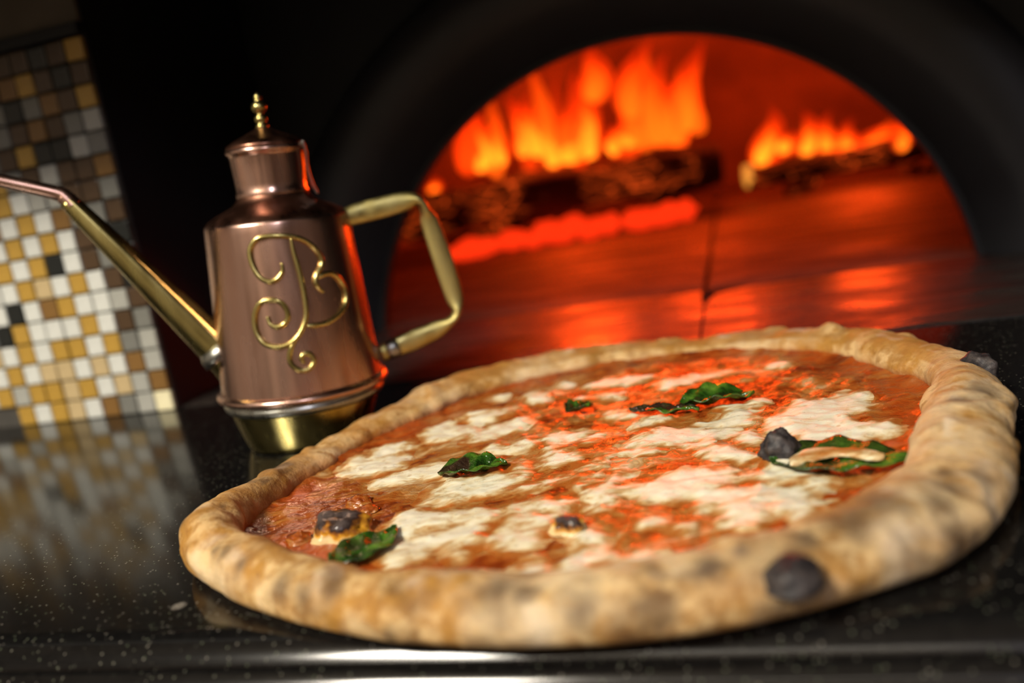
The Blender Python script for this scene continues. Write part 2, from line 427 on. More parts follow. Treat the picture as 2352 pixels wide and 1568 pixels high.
# ------------------------------------------------------------------ the room
struct(link('floor', box_me('floor', (-2.2, -2.8, -1.0), (2.2, .38, -.95)), M['room_floor']))
struct(link('ceiling', box_me('ceiling', (-2.2, -2.8, 1.5), (2.2, .38, 1.55)), M['room_plaster']))
struct(link('wall_behind', box_me('wall_behind', (-2.2, -2.85, -1.0), (2.2, -2.8, 1.55)), M['room_plaster']))
struct(link('wall_right', box_me('wall_right', (2.2, -2.8, -1.0), (2.25, .38, 1.55)), M['room_floor']))
struct(link('wall_west', box_me('wall_west', (-2.25, -2.8, -1.0), (-2.2, .38, 1.55)), M['room_plaster']))

struct(link('reflection_panel_1', box_me('reflection_panel_1', (-.35, -2.8, -.95), (.25, -2.76, 1.05), .004), M['dark_plaster']))  # unseen, added to put a dark streak in the copper's reflection
struct(link('reflection_panel_2', box_me('reflection_panel_2', (.75, -2.8, -.95), (.95, -2.70, 1.5), .004), M['dark_plaster']))  # added dark upright behind the camera, another streak for the can
struct(link('reflection_panel_3', box_me('reflection_panel_3', (-1.15, -2.8, -.95), (-1.0, -2.70, 1.5), .004), M['dark_plaster']))  # added likewise, one more dark streak mirrored by the can

# mosaic pier beside the oven
XR = -.3295; YM = .165; TP = .0147; TZ = .0149
wl = struct(link('wall_left', box_me('wall_left', (-2.2, YM + .0035, -.002), (XR, .378, 1.5)), M['black_steel']), 'wall pier beside the oven faced with small mosaic tiles')
gr = link('grout_bed', box_me('grout_bed', (-1.2, YM + .0012, .0), (XR - .0004, YM + .0045, 17 * TZ)), M['grout'], wl)
link('plaster_panel', box_me('plaster_panel', (-2.19, YM + .0005, .2625), (XR - .0006, YM + .0045, .60), .0005), M['dark_plaster'], wl)
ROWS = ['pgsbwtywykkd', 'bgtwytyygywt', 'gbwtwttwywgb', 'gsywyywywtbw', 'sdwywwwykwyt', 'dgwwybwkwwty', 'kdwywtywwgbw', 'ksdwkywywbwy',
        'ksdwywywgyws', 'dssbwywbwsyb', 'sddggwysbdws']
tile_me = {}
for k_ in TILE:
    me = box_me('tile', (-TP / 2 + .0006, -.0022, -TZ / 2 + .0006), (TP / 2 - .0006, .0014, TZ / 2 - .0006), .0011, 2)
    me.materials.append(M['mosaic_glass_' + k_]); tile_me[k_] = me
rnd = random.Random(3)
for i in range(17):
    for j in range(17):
        ch = ROWS[i][j] if i < len(ROWS) and j < 12 else rnd.choice('dkssdybgdk' if i > 8 else 'wwyytgwbyk')  # upper rows draw darker tiles, the shade up there put into colour
        if i == 0 and 9 <= j < 12: continue
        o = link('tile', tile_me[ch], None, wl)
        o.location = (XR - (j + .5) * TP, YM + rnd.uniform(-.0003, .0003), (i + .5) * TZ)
        o.rotation_euler = (rnd.uniform(-.03, .03), rnd.uniform(-.02, .02), rnd.uniform(-.04, .04))
struct(link('trim_1', box_me('trim_1', (-2.2, YM - .004, .2545), (XR, YM + .0034, .262), .001), M['black_steel']), 'thin dark ledge over the mosaic tiles')

# ------------------------------------------------------------------ countertop
prof = [(.378, -.034), (.378, 0.0), (-.128, 0.0), (-.1310, -.0003), (-.1336, -.0010), (-.1360, -.0021), (-.1378, -.0034), (-.1392, -.0050), (-.1402, -.0064), (-.1402, -.0072),
        (-.1392, -.0078), (-.1392, -.0084), (-.1402, -.0088), (-.1416, -.0096), (-.1432, -.0112), (-.1444, -.0130), (-.1450, -.0150), (-.1452, -.0180), (-.1452, -.034)]
vs_, fs = [], []
xs = np.linspace(-1.6, 1.6, 41)
for x in xs:
    for (y, z) in prof: vs_.append((x, y, z))
n = len(prof)
for i in range(len(xs) - 1):
    for k in range(n):
        fs.append((i * n + k, (i + 1) * n + k, (i + 1) * n + (k + 1) % n, i * n + (k + 1) % n))
fs.append(tuple(range(n))); fs.append(tuple((len(xs) - 1) * n + k for k in range(n))[::-1])
me = mesh_of('countertop', vs_, fs, True)
bm = bmesh.new(); bm.from_mesh(me); bmesh.ops.recalc_face_normals(bm, faces=bm.faces); bm.to_mesh(me); bm.free()
me.set_sharp_from_angle(angle=R(35))
ct = tag(link('countertop', me, M['granite']), 'polished black speckled granite worktop with a rounded front edge', 'worktop')
cb = tag(link('counter_base', box_me('counter_base', (-1.58, -.12, -.95), (1.58, .376, -.034), .002), M['black_steel']), 'plain dark base cabinet under the granite worktop', 'cabinet')

# ------------------------------------------------------------------ oven
XO, ZO, RO, YO = -.0109, -.0411, .2483, .3816
oven = tag(empty('pizza_oven', (XO, YO, 0)), 'black-faced wood-fired oven with a wide arched mouth glowing red', 'oven')
def arch_pts(r, n=72):
    a0 = math.asin(-ZO / r) if r > -ZO else 0
    pts = [(-(r) * math.cos(a0 + (PI - 2 * a0) * k / n) * -1, r * math.sin(a0 + (PI - 2 * a0) * k / n) + ZO) for k in range(n + 1)]
    return pts   # right to left, local x
def plate(y, r, hw, ztop, zbot=0.0):
    inn = arch_pts(r); out = []
    for (x, z) in inn:
        a = math.atan2(z - ZO, x)
        s = min(hw / max(abs(math.cos(a)), 1e-6), (ztop - ZO) / max(math.sin(a), 1e-6))
        out.append((s * math.cos(a), max(zbot, ZO + s * math.sin(a))))
    vs_ = [(x, y, z) for x, z in inn] + [(x, y, z) for x, z in out]
    n = len(inn); return vs_, [(i, i + 1, n + i + 1, n + i) for i in range(n - 1)]
v_, f_ = plate(0, RO, 2.2, 1.5)
fac = link('facade', mesh_of('facade', v_, f_, False), M['black_steel'], oven)
sol = fac.modifiers.new('thick', 'SOLIDIFY'); sol.thickness = .012; sol.offset = 0
# tunnel and inner plate
inn = arch_pts(RO + .0005); n = len(inn); v_, f_ = [], []
for y, dr in ((0.0, .0005), (.12, .075)):
    v_ += [(x, y, z) for x, z in arch_pts(RO + dr)]
f_ = [(i, i + 1, n + i + 1, n + i) for i in range(n - 1)]
tun = link('mouth_tunnel', mesh_of('mouth_tunnel', v_, f_), M['soot'], oven)
v_, f_ = plate(.12, RO + .075, .74, .60)
link('inner_wall', mesh_of('inner_wall', v_, f_, False), M['firebrick'], oven)
# dome
v_, f_ = [], []
nu, nv = 64, 24
for j in range(nv + 1):
    e = j / nv * PI / 2
    for i in range(nu):
        a = 2 * PI * i / nu
        v_.append((.66 * math.cos(a) * math.cos(e), max(.10, .67 + .60 * math.sin(a) * math.cos(e)), .46 * math.sin(e) - .001))
for j in range(nv):
    for i in range(nu):
        q = (j * nu + i, j * nu + (i + 1) % nu, (j + 1) * nu + (i + 1) % nu, (j + 1) * nu + i)
        if min(v_[k][1] for k in q) > .105 and not (min(v_[k][1] for k in q) < .42 and min(v_[k][2] for k in q) < .36 and min(abs(v_[k][0]) for k in q) < .40): f_.append(q)
link('dome', mesh_of('dome', v_, f_), M['firebrick'], oven)
# arch frame: swept profile
ap = [(.0, .0), (.002, -.004), (.030, -.026), (.040, -.034), (.060, -.038), (.082, -.034), (.090, -.026), (.092, 0.0)]
v_, f_ = [], []
for (dr, dy) in ap:
    v_ += [(x, dy, z) for x, z in arch_pts(RO + dr)]
for k in range(len(ap) - 1):
    f_ += [(k * n + i, k * n + i + 1, (k + 1) * n + i + 1, (k + 1) * n + i) for i in range(n - 1)]
fr = link('arch_frame', mesh_of('arch_frame', v_, f_), M['grey_steel'], oven)
# hearth slabs, each its own stone
xj = [-.95, -.62, -.30, .031, .36, .69, 1.02]; yj = [.1685, .372, .70, 1.03, 1.36, 1.70]
for a in range(len(xj) - 1):
    for b in range(len(yj) - 1):
        x0, x1, y0, y1 = xj[a], xj[a + 1], yj[b], yj[b + 1]
        if b > 0 and (x1 < -.62 or x0 > .66): continue
        if b == 0:
            x0 = max(x0, XR + .001)
            if x1 <= XR: continue
        g = .0022 if b else .0009
        bm = bmesh.new(); nx, ny = 10, 10
        vv = [[bm.verts.new((x0 + g + (x1 - x0 - 2 * g) * i / nx, y0 + g + (y1 - y0 - 2 * g) * k / ny, 0)) for i in range(nx + 1)] for k in range(ny + 1)]
        for k in range(ny + 1):
            for i in range(nx + 1):
                v = vv[k][i]; edge = i in (0, nx) or k in (0, ny)
                v.co.z = .0022 + .0006 * fbm(v.co.x * 9, v.co.y * 9, a + b) - (.0012 if edge else 0)
                if edge:
                    v.co.x += .003 * mnoise.noise(Vector((v.co.x * 30, v.co.y * 30, 5))) * (1 if i in (0, nx) and b else 0)
        for k in range(ny):
            for i in range(nx): bm.faces.new((vv[k][i], vv[k][i + 1], vv[k + 1][i + 1], vv[k + 1][i]))
        ring = [vv[0][i] for i in range(nx + 1)] + [vv[k][nx] for k in range(1, ny + 1)] + [vv[ny][i] for i in range(nx - 1, -1, -1)] + [vv[k][0] for k in range(ny - 1, 0, -1)]
        low = [bm.verts.new((v.co.x, v.co.y, -.012 if b else .0001)) for v in ring]
        for i in range(len(ring)):
            m_ = (i + 1) % len(ring); bm.faces.new((ring[m_], ring[i], low[i], low[m_]))
        bm.faces.new(low[::-1])
        bmesh.ops.recalc_face_normals(bm, faces=bm.faces)
        for v in bm.verts: v.co -= Vector((XO, YO, 0))
        me = bpy.data.meshes.new('hearth_slab'); bm.to_mesh(me); bm.free()
        link('hearth_slab', me, M['hearth_stone'] if b else M['sooty_stone'], oven)
link('hearth_bed', box_me('hearth_bed', (-.72, .002, -.03), (.72, 1.34, -.0115)), M['black_steel'], oven)
link('mortar_bed', box_me('mortar_bed', (XR + .003 - XO, -.212, .0001), (1.0, -.003, .0009)), M['soot'], oven)
link('hood', box_me('hood', (-1.3, -.4266, .310), (1.3, -.007, .62), .004), M['black_steel'], oven)

# ------------------------------------------------------------------ fire
def log(name, a, b, r, seed, label, glow_end=False):
    a, b = Vector(a), Vector(b); L = (b - a).length; rn = random.Random(seed)
    path = [Vector((L * k / 22, 0, 0)) for k in range(23)]
    v_, f_ = sweep(path, [r * (1 + .12 * math.sin(k * .7 + seed)) for k in range(23)], None, 20, Vector((0, 0, 1)))
    v2 = []
    for v in v_:
        k = 1 + .22 * fbm(v.x * 8, v.y * 30 + seed, v.z * 30) + .08 * fbm(v.x * 30, v.y * 60 + seed, v.z * 60)
        v2.append((v.x, v.y * k, v.z * k))
    e = empty(name, a); e.rotation_euler = (b - a).to_track_quat('X', 'Z').to_euler()
    link('bark', mesh_of('bark', v2, f_), M['bark'], e)
    for s, x in ((-1, -.003), (1, L - .005)):
        vv, ff = lathe([(.0001, -.004), (r * .55, -.0035), (r * .93, -.002), (r * .97, .003), (r * .9, .01)], 20)
        vv = [(x + (.0 if s > 0 else .004) + s * (.004 - z), y * .98, q) for (q, y, z) in [(p[0], p[1], p[2]) for p in vv]]
        link('sawn_end', mesh_of('sawn_end', vv, ff), M['log_end'] if (glow_end and s < 0) else M['bark'], e)
    return tag(e, label, 'log')
log('firewood_log', (-.46, 1.00, .072), (.045, 1.10, .074), .034, 1, 'long charred log lying across the embers with tall flames behind it')
log('firewood_log', (.088, 1.17, .044), (.43, 1.20, .047), .019, 4, 'thin charred log with a glowing orange end and short flames on top', True)
log('firewood_log', (-.42, 1.19, .069), (.02, 1.18, .069), .032, 9, 'dark log half hidden behind the long charred log')
log('firewood_log', (.15, 1.13, .0135), (.20, 1.30, .0135), .0095, 12, 'short split log under the thin charred log, laid crosswise')
log('firewood_log', (.36, 1.13, .0135), (.35, 1.30, .0135), .0095, 15, 'short split log at the far end under the thin charred log')
log('firewood_log', (-.36, .95, .0195), (-.33, 1.24, .0195), .0150, 18, 'short dark log laid crosswise beneath the long charred log')
log('firewood_log', (-.03, 1.02, .0195), (-.06, 1.24, .0195), .0150, 21, 'short dark log under the long charred log by its right end')
rnd = random.Random(11)
coal_me = []
for s in range(4):
    bm = bmesh.new(); bmesh.ops.create_icosphere(bm, subdivisions=3, radius=1)
    for v in bm.verts: v.co *= 1 + .45 * fbm(v.co.x * 1.6 + s * 9, v.co.y * 1.6, v.co.z * 1.6)
    me = bpy.data.meshes.new('glowing_coal'); bm.to_mesh(me); bm.free(); me.materials.append(M['ember']); coal_me.append(me)
for k in range(46):
    f = rnd.random()
    x = -.36 + .36 * f + rnd.uniform(-.015, .015); y = .93 + .05 * f + rnd.uniform(-.03, .09)
    if k < 7: x, y = -.335 + rnd.uniform(-.03, .03), .895 + rnd.uniform(-.03, .03)
    elif k < 11: x, y = -.055 + rnd.uniform(-.025, .025), .985 + rnd.uniform(-.02, .02)
    s = rnd.uniform(.009, .019)
    o = link('glowing_coal', coal_me[k % 4]); o.location = (x, y, .0025 + s * .86); o.scale = (s * 1.3, s, s * .8); o.rotation_euler = (0, 0, rnd.uniform(0, 6))
    tag(o, 'red glowing coal in the ember bed before the long charred log', 'coal', 'glowing coals on the hearth')
def tongue(name, x0, z0, x1, z1, w, y, parent, mat, seed, k=1.0):
    rn = random.Random(seed); ph = rn.uniform(0, 6); N = 16
    path, rad = [], []
    for i in range(N + 1):
        u = i / N
        sw = .16 * w * math.sin(u * 5 + ph) * u * 2
        uu = u * k if k < 1 else u
        path.append(Vector((x0 + (x1 - x0) * uu + sw, y + .4 * sw, z0 + (z1 - z0) * uu)))
        rad.append(max(.0004, .5 * w * k * (math.sin(PI * min(1, (u + .04) ** .62)) ** .8 if u < .97 else .01)))
    v_, f_ = sweep(path, rad, [r * .9 for r in rad], 12, Vector((0, 1, 0)))
    me = mesh_of(name, v_, f_); at = me.attributes.new('up', 'FLOAT', 'POINT'); at.data.foreach_set('value', [i // 12 / N for i in range(len(v_))])
    return link(name, me, M[mat], parent)
for nm, FL, yy, lab in (('fire', FLAMES_A, 1.13, 'tall orange flames rising behind the long charred log'), ('fire', FLAMES_B, 1.19, 'row of short yellow flames along the thin charred log')):
    fx = sum(f[0] for f in FL) / len(FL) * .001
    e = tag(empty(nm, (fx, yy, .06)), lab, 'fire')
    for i, (a, b, c_, d_, w_) in enumerate(FL):
        args = [q * .001 for q in (a, b, c_, d_, w_)]
        args[0] -= fx; args[2] -= fx; args[1] -= .06; args[3] -= .06
        dy = rnd.uniform(-.02, .02)
        t_ = tongue('flame', *args[:4], args[4] * 1.35, dy, e, 'flame_outer', i)
        tongue('flame_layer', *args[:4], args[4] * 1.2, dy, t_, 'flame_middle', i, .80)
        bright = (i in (0, 1, 2, 3, 4, 5, 6, 7, 8, 15, 16)) if FL is FLAMES_A else True
        tongue('flame_core', *args[:4], args[4] * (1.15 if bright else .7), dy, t_, 'flame_core' if bright else 'flame_middle', i, .62)
    for i in range(26 if FL is FLAMES_A else 10):
        if FL is FLAMES_A: x0 = rnd.uniform(-.40, .02); z0 = .10 + rnd.uniform(-.01, .03); hh = rnd.uniform(.07, .19)
        else: x0 = rnd.uniform(.10, .36); z0 = .052; hh = rnd.uniform(.03, .06)
        tongue('flame', x0 - fx, z0 - .06, x0 - fx + rnd.uniform(-.01, .03), z0 + hh - .06, rnd.uniform(.016, .034), rnd.uniform(.0, .05), e, 'flame_outer' if i % 3 else 'flame_middle', 40 + i)
def fire_light(loc, power, r, col):
    l = bpy.data.lights.new('fire_light', 'POINT'); l.energy = power; l.color = col; l.shadow_soft_size = r
    o = bpy.data.objects.new('fire_light', l); COL.objects.link(o); o.location = loc
fire_light((-.20, 1.15, .20), 6.6, .06, (1, .058, .004))
fire_light((.02, 1.16, .24), 4.6, .06, (1, .058, .004))
fire_light((.26, 1.20, .12), 2.4, .05, (1, .065, .005))

# ------------------------------------------------------------------ oil can
CB = Vector((-.179, .074, 0)); CA = math.atan2(.49443, .86922)
can = tag(empty('oil_can', CB, CA), 'small copper oil can with brass spout, handle and scrolled letter on the belly', 'oil can')
TILT = R(3.2)
def bend(v):
    x, y, z = v; k = min(1, max(0, z / .022)); k = k * k * (3 - 2 * k); a = TILT * k
    return (x * math.cos(a) + z * math.sin(a) + .0, y, -x * math.sin(a) + z * math.cos(a))
def can_lathe(name, prof, mat, parent=can, n=96, close=False):
    v_, f_ = lathe(prof, n, close, bend)
    me = mesh_of(name, v_, f_); o = link(name, me, M[mat], parent); return o
base_ = can_lathe('base_cup', [(.0005, .0004), (.0318, .0004), (.0332, .0008), (.0342, .0030), (.0361, .0085), (.0383, .0150), (.0402, .0205), (.0405, .0215)], 'brass')
can_lathe('tin_band', [(.0402, .0205), (.0416, .0208), (.0428, .0222), (.0432, .0236), (.0426, .0250), (.0420, .0262), (.0424, .0266)], 'tin')
can_lathe('rim_bead', [(.0420, .0262), (.0440, .0264), (.0456, .0274), (.0461, .0288), (.0456, .0301), (.0442, .0310), (.0430, .0316)], 'copper')
def body_r(z): return .0432 + (.0376 - .0432) * (z - .0316) / (.1175 - .0316)
body = can_lathe('body', [(body_r(z), z) for z in np.linspace(.0314, .1175, 24)] + [(.0373, .1187), (.0366, .1194)], 'copper')
can_lathe('shoulder', [(.0367, .1193), (.0350, .1212), (.0310, .1236), (.0260, .1258), (.0215, .1280), (.0192, .1305), (.0184, .1328)], 'copper_dim_reflection')
neck = can_lathe('neck', [(.0186, .1318), (.0190, .1330), (.0182, .1345), (.0183, .1380), (.0188, .1460), (.0192, .1520), (.0195, .1532), (.0206, .1538), (.0210, .1550), (.0206, .1562), (.0196, .1568)], 'copper')
lid = can_lathe('lid', [(.0200, .1562), (.0204, .1572), (.0198, .1584), (.0160, .1606), (.0100, .1632), (.0052, .1655), (.0030, .1668), (.0004, .1672)], 'copper_dim_reflection')
can_lathe('finial', [(.0028, .1660), (.0034, .1672), (.0030, .1684), (.0020, .1690), (.0031, .1702), (.0034, .1714), (.0029, .1726), (.0016, .1734), (.0019, .1742), (.0036, .1756), (.0041, .1772), (.0035, .1790), (.0020, .1800), (.0017, .1812), (.0022, .1822), (.0013, .1836), (.0003, .1846)], 'brass', lid, 32)
# lid hinge strip on the neck
p = smooth_path([(.0188, -.0085, .1575), (.0196, -.0082, .1520), (.0193, -.0075, .1440), (.0205, -.0070, .1360), (.0225, -.0065, .1300)], 6)
v_, f_ = sweep([Vector(bend(q)) for q in p], .0009, .0022, 8); link('lid_hinge', mesh_of('lid_hinge', v_, f_), M['tin'], neck)
# spout
sp = smooth_path([(-.0330, 0, .0440), (-.0416, 0, .0560), (-.0610, 0, .0845), (-.0820, 0, .1155), (-.0990, 0, .1405)], 8)
sp = [Vector((x - .0, y, z)) for x, y, z in sp]
# plane coordinates already include the tilt: undo it so that bend() restores them
rr = [.0112 + (.0042 - .0112) * i / (len(sp) - 1) for i in range(len(sp))]
v_, f_ = sweep(sp, rr, rr, 20)
v2 = []
for i, v in enumerate(v_):
    a = (i % 20) * 2 * PI / 20; pth = sp[i // 20]
    v2.append(pth + (v - pth) * (1 + .07 * math.cos(6 * a)))
spout = link('spout', mesh_of('spout', [bend(v) for v in v2], f_), M['brass'], can)
tp = smooth_path([(-.0968, 0, .1375), (-.0995, 0, .1418), (-.1040, 0, .1450), (-.1270, 0, .1535), (-.1500, 0, .1615)], 8)
v_, f_ = sweep(tp, [.0046 - .0018 * i / (len(tp) - 1) for i in range(len(tp))], None, 16)
link('spout_tip', mesh_of('spout_tip', [bend(v) for v in v_], f_), M['copper'], spout)
# solder collar where the spout meets the body
v_, f_ = sweep([Vector((-.0385, 0, .0520)), Vector((-.0405, 0, .0548)), Vector((-.0425, 0, .0578))], [.0125, .0118, .0098], None, 20)
link('spout_collar', mesh_of('spout_collar', [bend(v) for v in v_], f_), M['tin'], spout)
# handle: flattened brass tube pinched at its two bends
hp = [(a_, b_, c_ * 1.22, d_) for a_, b_, c_, d_ in [(.0355, .1155, .0042, .0030), (.0450, .1172, .0047, .0022), (.0600, .1192, .0047, .0022), (.0700, .1205, .0040, .0026), (.0755, .1207, .0026, .0038), (.0785, .1180, .0021, .0042), (.0800, .1135, .0026, .0040), (.0812, .1085, .0042, .0026), (.0845, .0930, .0047, .0022), (.0885, .0730, .0047, .0022), (.0902, .0620, .0040, .0026), (.0905, .0570, .0024, .0040), (.0890, .0530, .0019, .0042), (.0850, .0500, .0024, .0040), (.0780, .0470, .0040, .0026), (.0660, .0437, .0047, .0024), (.0560, .0412, .0047, .0024), (.0440, .0382, .0040, .0030)]]
pp = smooth_path([(a, b, 0) for a, b, c_, d_ in hp], 5); qq = smooth_path([(c_, d_, 0) for a, b, c_, d_ in hp], 5)
v_, f_ = sweep([Vector((p.x, 0, p.y)) for p in pp], [q.x for q in qq], [q.y for q in qq], 16)
handle = link('handle', mesh_of('handle', [bend(v) for v in v_], f_), M['brass_handle'], can)
v_, f_ = sweep([Vector((.0475, 0, .0392)), Vector((.0490, 0, .0395)), Vector((.0535, 0, .0407)), Vector((.0548, 0, .0411))], [.0046, .0054, .0054, .0047], [.0032, .0040, .0040, .0032], 16)
link('handle_ferrule', mesh_of('handle_ferrule', [bend(v) for v in v_], f_), M['tin'], handle)
# scrolled brass letter soldered on the belly
SCROLL = [
 [(-.045, .0982), (-.055, .0939), (-.131, .0906), (-.234, .09), (-.342, .0929), (-.411, .0994), (-.416, .1061), (-.328, .1106), (-.198, .1119), (-.023, .1115), (.148, .1101), (.289, .1074), (.404, .103), (.466, .0976), (.448, .094), (.363, .0901), (.331, .0865), (.356, .0835), (.407, .0807)],
 [(.116, .1096), (.12, .1034), (.144, .0946), (.162, .0845), (.157, .0758), (.133, .0697), (.07, .0645), (-.014, .0604), (-.135, .0577), (-.276, .0575), (-.412, .0603), (-.482, .0668), (-.47, .0743), (-.389, .0796), (-.267, .0809), (-.155, .0799), (-.084, .0761), (-.072, .0717), (-.126, .0683), (-.214, .0673), (-.293, .0692), (-.314, .073)],
 [(.36, .0882), (.449, .0895), (.573, .0893), (.687, .0854), (.742, .0792), (.703, .0729), (.569, .0682), (.386, .0654), (.232, .0652), (.132, .0657)],
 [(.018, .0617), (-.091, .0561), (-.131, .0507), (-.104, .0468), (-.017, .044), (.081, .0445), (.14, .0475), (.119, .0511), (.053, .0522), (.004, .0502), (.028, .0475)]]
for st in SCROLL:
    pts = smooth_path([(a, z, 0) for a, z in st], 6); path, nor = [], []
    for i, q in enumerate(pts):
        a, z = q.x, q.y; rb_ = body_r(z) + .0008
        path.append(Vector((rb_ * math.sin(a), -rb_ * math.cos(a), z))); nor.append(Vector((math.sin(a), -math.cos(a), 0)))
    m_ = len(path)
    ra = [.00135 * min(1, .55 + 5 * min(i, m_ - 1 - i) / m_) for i in range(m_)]
    v_, f_ = sweep(path, ra, [r * .9 for r in ra], 10, nor)
    link('scroll_wire', mesh_of('scroll_wire', [bend(v) for v in v_], f_), M['brass'], body)

# ------------------------------------------------------------------ pizza
PO = Vector((-.003, 0, 0))
pizza = tag(empty('pizza', PO), 'baked margherita pizza with a puffy charred rim, basil and melted mozzarella', 'pizza')
K = 24
RC = [.1402, .1501, .152, .161, .1616, .1588, .1545, .1498, .1458, .1406, .1349, .1353, .138, .146, .16, .1519, .1443, .1394, .1383, .1393, .1413, .1413, .1395, .1349]
RW = [.0155, .0115, .0139, .0157, .0151, .0151, .0154, .0157, .0158, .0151, .0136, .012, .0106, .0104, .0108, .0108, .0109, .0122, .0123, .0134, .0138, .0176, .0154, .0153]
RH = [.0199, .0181, .0178, .0172, .0136, .0112, .0125, .0142, .0156, .0163, .0146, .0136, .0142, .0169, .0207, .0194, .0172, .017, .0166, .0183, .0192, .0187, .0193, .02]
def per(tab, a):
    x = (a % (2 * PI)) / (2 * PI / K); i = int(x); f = x - i
    p0, p1, p2, p3 = [tab[(i + d) % K] for d in (-1, 0, 1, 2)]
    return .5 * (2 * p1 + (p2 - p0) * f + (2 * p0 - 5 * p1 + 4 * p2 - p3) * f * f + (3 * p1 - p0 - 3 * p2 + p3) * f ** 3)
def base_z(x, y):
    return .0058 + .0011 * fbm(x * 55, y * 55, 1.3, 2) + .0005 * fbm(x * 190, y * 190, 4.1, 2)
def angd(a, b): return (a - b + PI) % (2 * PI) - PI
# scorch marks on the rim: x, y, z, size in tenths of a millimetre
BURNT = [(-1139, -1119, 170, 28), (-1202, -1093, 170, 22), (-1037, -1188, 150, 22), (-1036, -1198, 120, 20), (-1347, -990, 120, 25), (-1366, -872, 180, 20), (-1483, -840, 120, 28), (-849, -1306, 140, 40), (-747, -1343, 120, 36), (-649, -1354, 150, 36), (-437, -1389, 140, 32), (-366, -1407, 100, 40), (-111, -1424, 150, 45), (-133, -1439, 110, 60), (-309, -1410, 120, 30), (295, -1383, 160, 26), (436, -1363, 170, 32), (525, -1314, 180, 20), (816, -1174, 180, 75), (895, -1087, 180, 70), (1041, -1064, 160, 50), (1098, -961, 170, 35), (1199, -866, 150, 35), (1107, -872, 180, 25), (118, -1472, 120, 50), (225, -1473, 80, 50), (1074, -1143, 100, 50), (952, -1215, 80, 60), (1402, -117, 170, 50), (1281, -270, 180, 45), (687, -1263, 180, 30)]
BN = np.array(BURNT, float) * 1e-4
bu_ = []
NA, NP = 520, 52
v_, f_, ch_, br_, st_, fl_ = [], [], [], [], [], []
for i in range(NA):
    a = 2 * PI * i / NA; rc, rw, h = per(RC, a), per(RW, a), per(RH, a)
    ca, sa = math.cos(a), math.sin(a)
    for j in range(NP):
        # from the inner foot over the crown to the underside
        p = PI + R(35) - (PI + R(35) + R(80)) * j / (NP - 1)
        C, S = math.cos(p), math.sin(p)
        r = rc + rw * C
        z = .42 * h + (.58 * h * S if S > 0 else -.42 * h * abs(S) ** .7)
        if C < 0: z = max(z, .0042)
        x, y = r * ca, r * sa
        k = max(0, min(1, z / (.5 * h)))
        lump = .0018 * fbm(x * 34, y * 34, z * 34 + 3, 3) + .0007 * fbm(x * 110, y * 110, z * 110, 2)
        blis = mnoise.noise(Vector((x * 62, y * 62, z * 62 + 9))); blis = max(0, blis - .28) * .006
        dx = (lump + blis) * k
        x += ca * C * dx; y += sa * C * dx; z = max(.0002, z + max(S, 0) * dx)
        v_.append((x, y, z))
        dd = np.sqrt((BN[:, 0] - PO.x - x) ** 2 + (BN[:, 1] - y) ** 2 + (BN[:, 2] - z) ** 2)
        wob = 1 + .45 * fbm(x * 240, y * 240, z * 240, 2)
        bu_.append(float(min(1, np.max(np.exp(-(dd / (BN[:, 3] * 1.35 * max(.3, wob))) ** 2)) + .7 * math.exp(-(math.hypot(x - .067, y + .1385) / .0115) ** 2))))
        front = max(0, -math.sin(a + .27)); back = max(0, math.sin(a + .27))
        ch_.append(min(1, .25 + .9 * front + (.4 if abs(angd(a, 3.6)) < .7 else 0)) * (1 if C > -.6 else .3))
        brn = .0
        nb = fbm(x * 42, y * 42, 7, 3)
        brn = max(0, min(.85, (.25 + .5 * nb + .35 * math.sin(max(0, S) * 1.6) * (1 if back > .25 else .2)) * (1 if C > -.7 else .4)))
        lw = math.exp(-(angd(a, R(178)) / .60) ** 2)
        brn = min(.95, brn + lw * (.55 + .4 * nb) * (1 if C < .35 else .35))
        under = max(0, -S) * front
        br_.append(min(1, brn * (.65 + .55 * back) + .12 * back + .35 * under))  # browner at the back: baked tone plus dimmer light put into colour
        inner = max(0, -C); low = max(0, 1 - (z - .004) / (.30 * h + .35 * h * lw))
        st_.append(max(0, min(.92, inner * low * (1.1 + .6 * nb))))
        fl_.append(max(0, min(.5, fbm(x * 70, y * 70, 21, 3) * .7 - .18)) if C > -.3 else 0)
    # close below
for i in range(NA):
    i2 = (i + 1) % NA
    for j in range(NP - 1):
        f_.append((i * NP + j, i * NP + j + 1, i2 * NP + j + 1, i2 * NP + j))
# underside disc
cidx = len(v_); v_.append((0, 0, .0002)); ch_.append(0); br_.append(.3); st_.append(0); fl_.append(0); bu_.append(0)
for i in range(NA):
    f_.append((i * NP + NP - 1, cidx, ((i + 1) % NA) * NP + NP - 1))
me = mesh_of('crust', v_, f_)
for nm, arr in (('char', ch_), ('brown', br_), ('stain', st_), ('flour', fl_), ('burnt', bu_)):
    at = me.attributes.new(nm, 'FLOAT', 'POINT'); at.data.foreach_set('value', arr)
bm = bmesh.new(); bm.from_mesh(me); bmesh.ops.recalc_face_normals(bm, faces=bm.faces); bm.to_mesh(me); bm.free()
crust = link('crust', me, M['crust'], pizza)

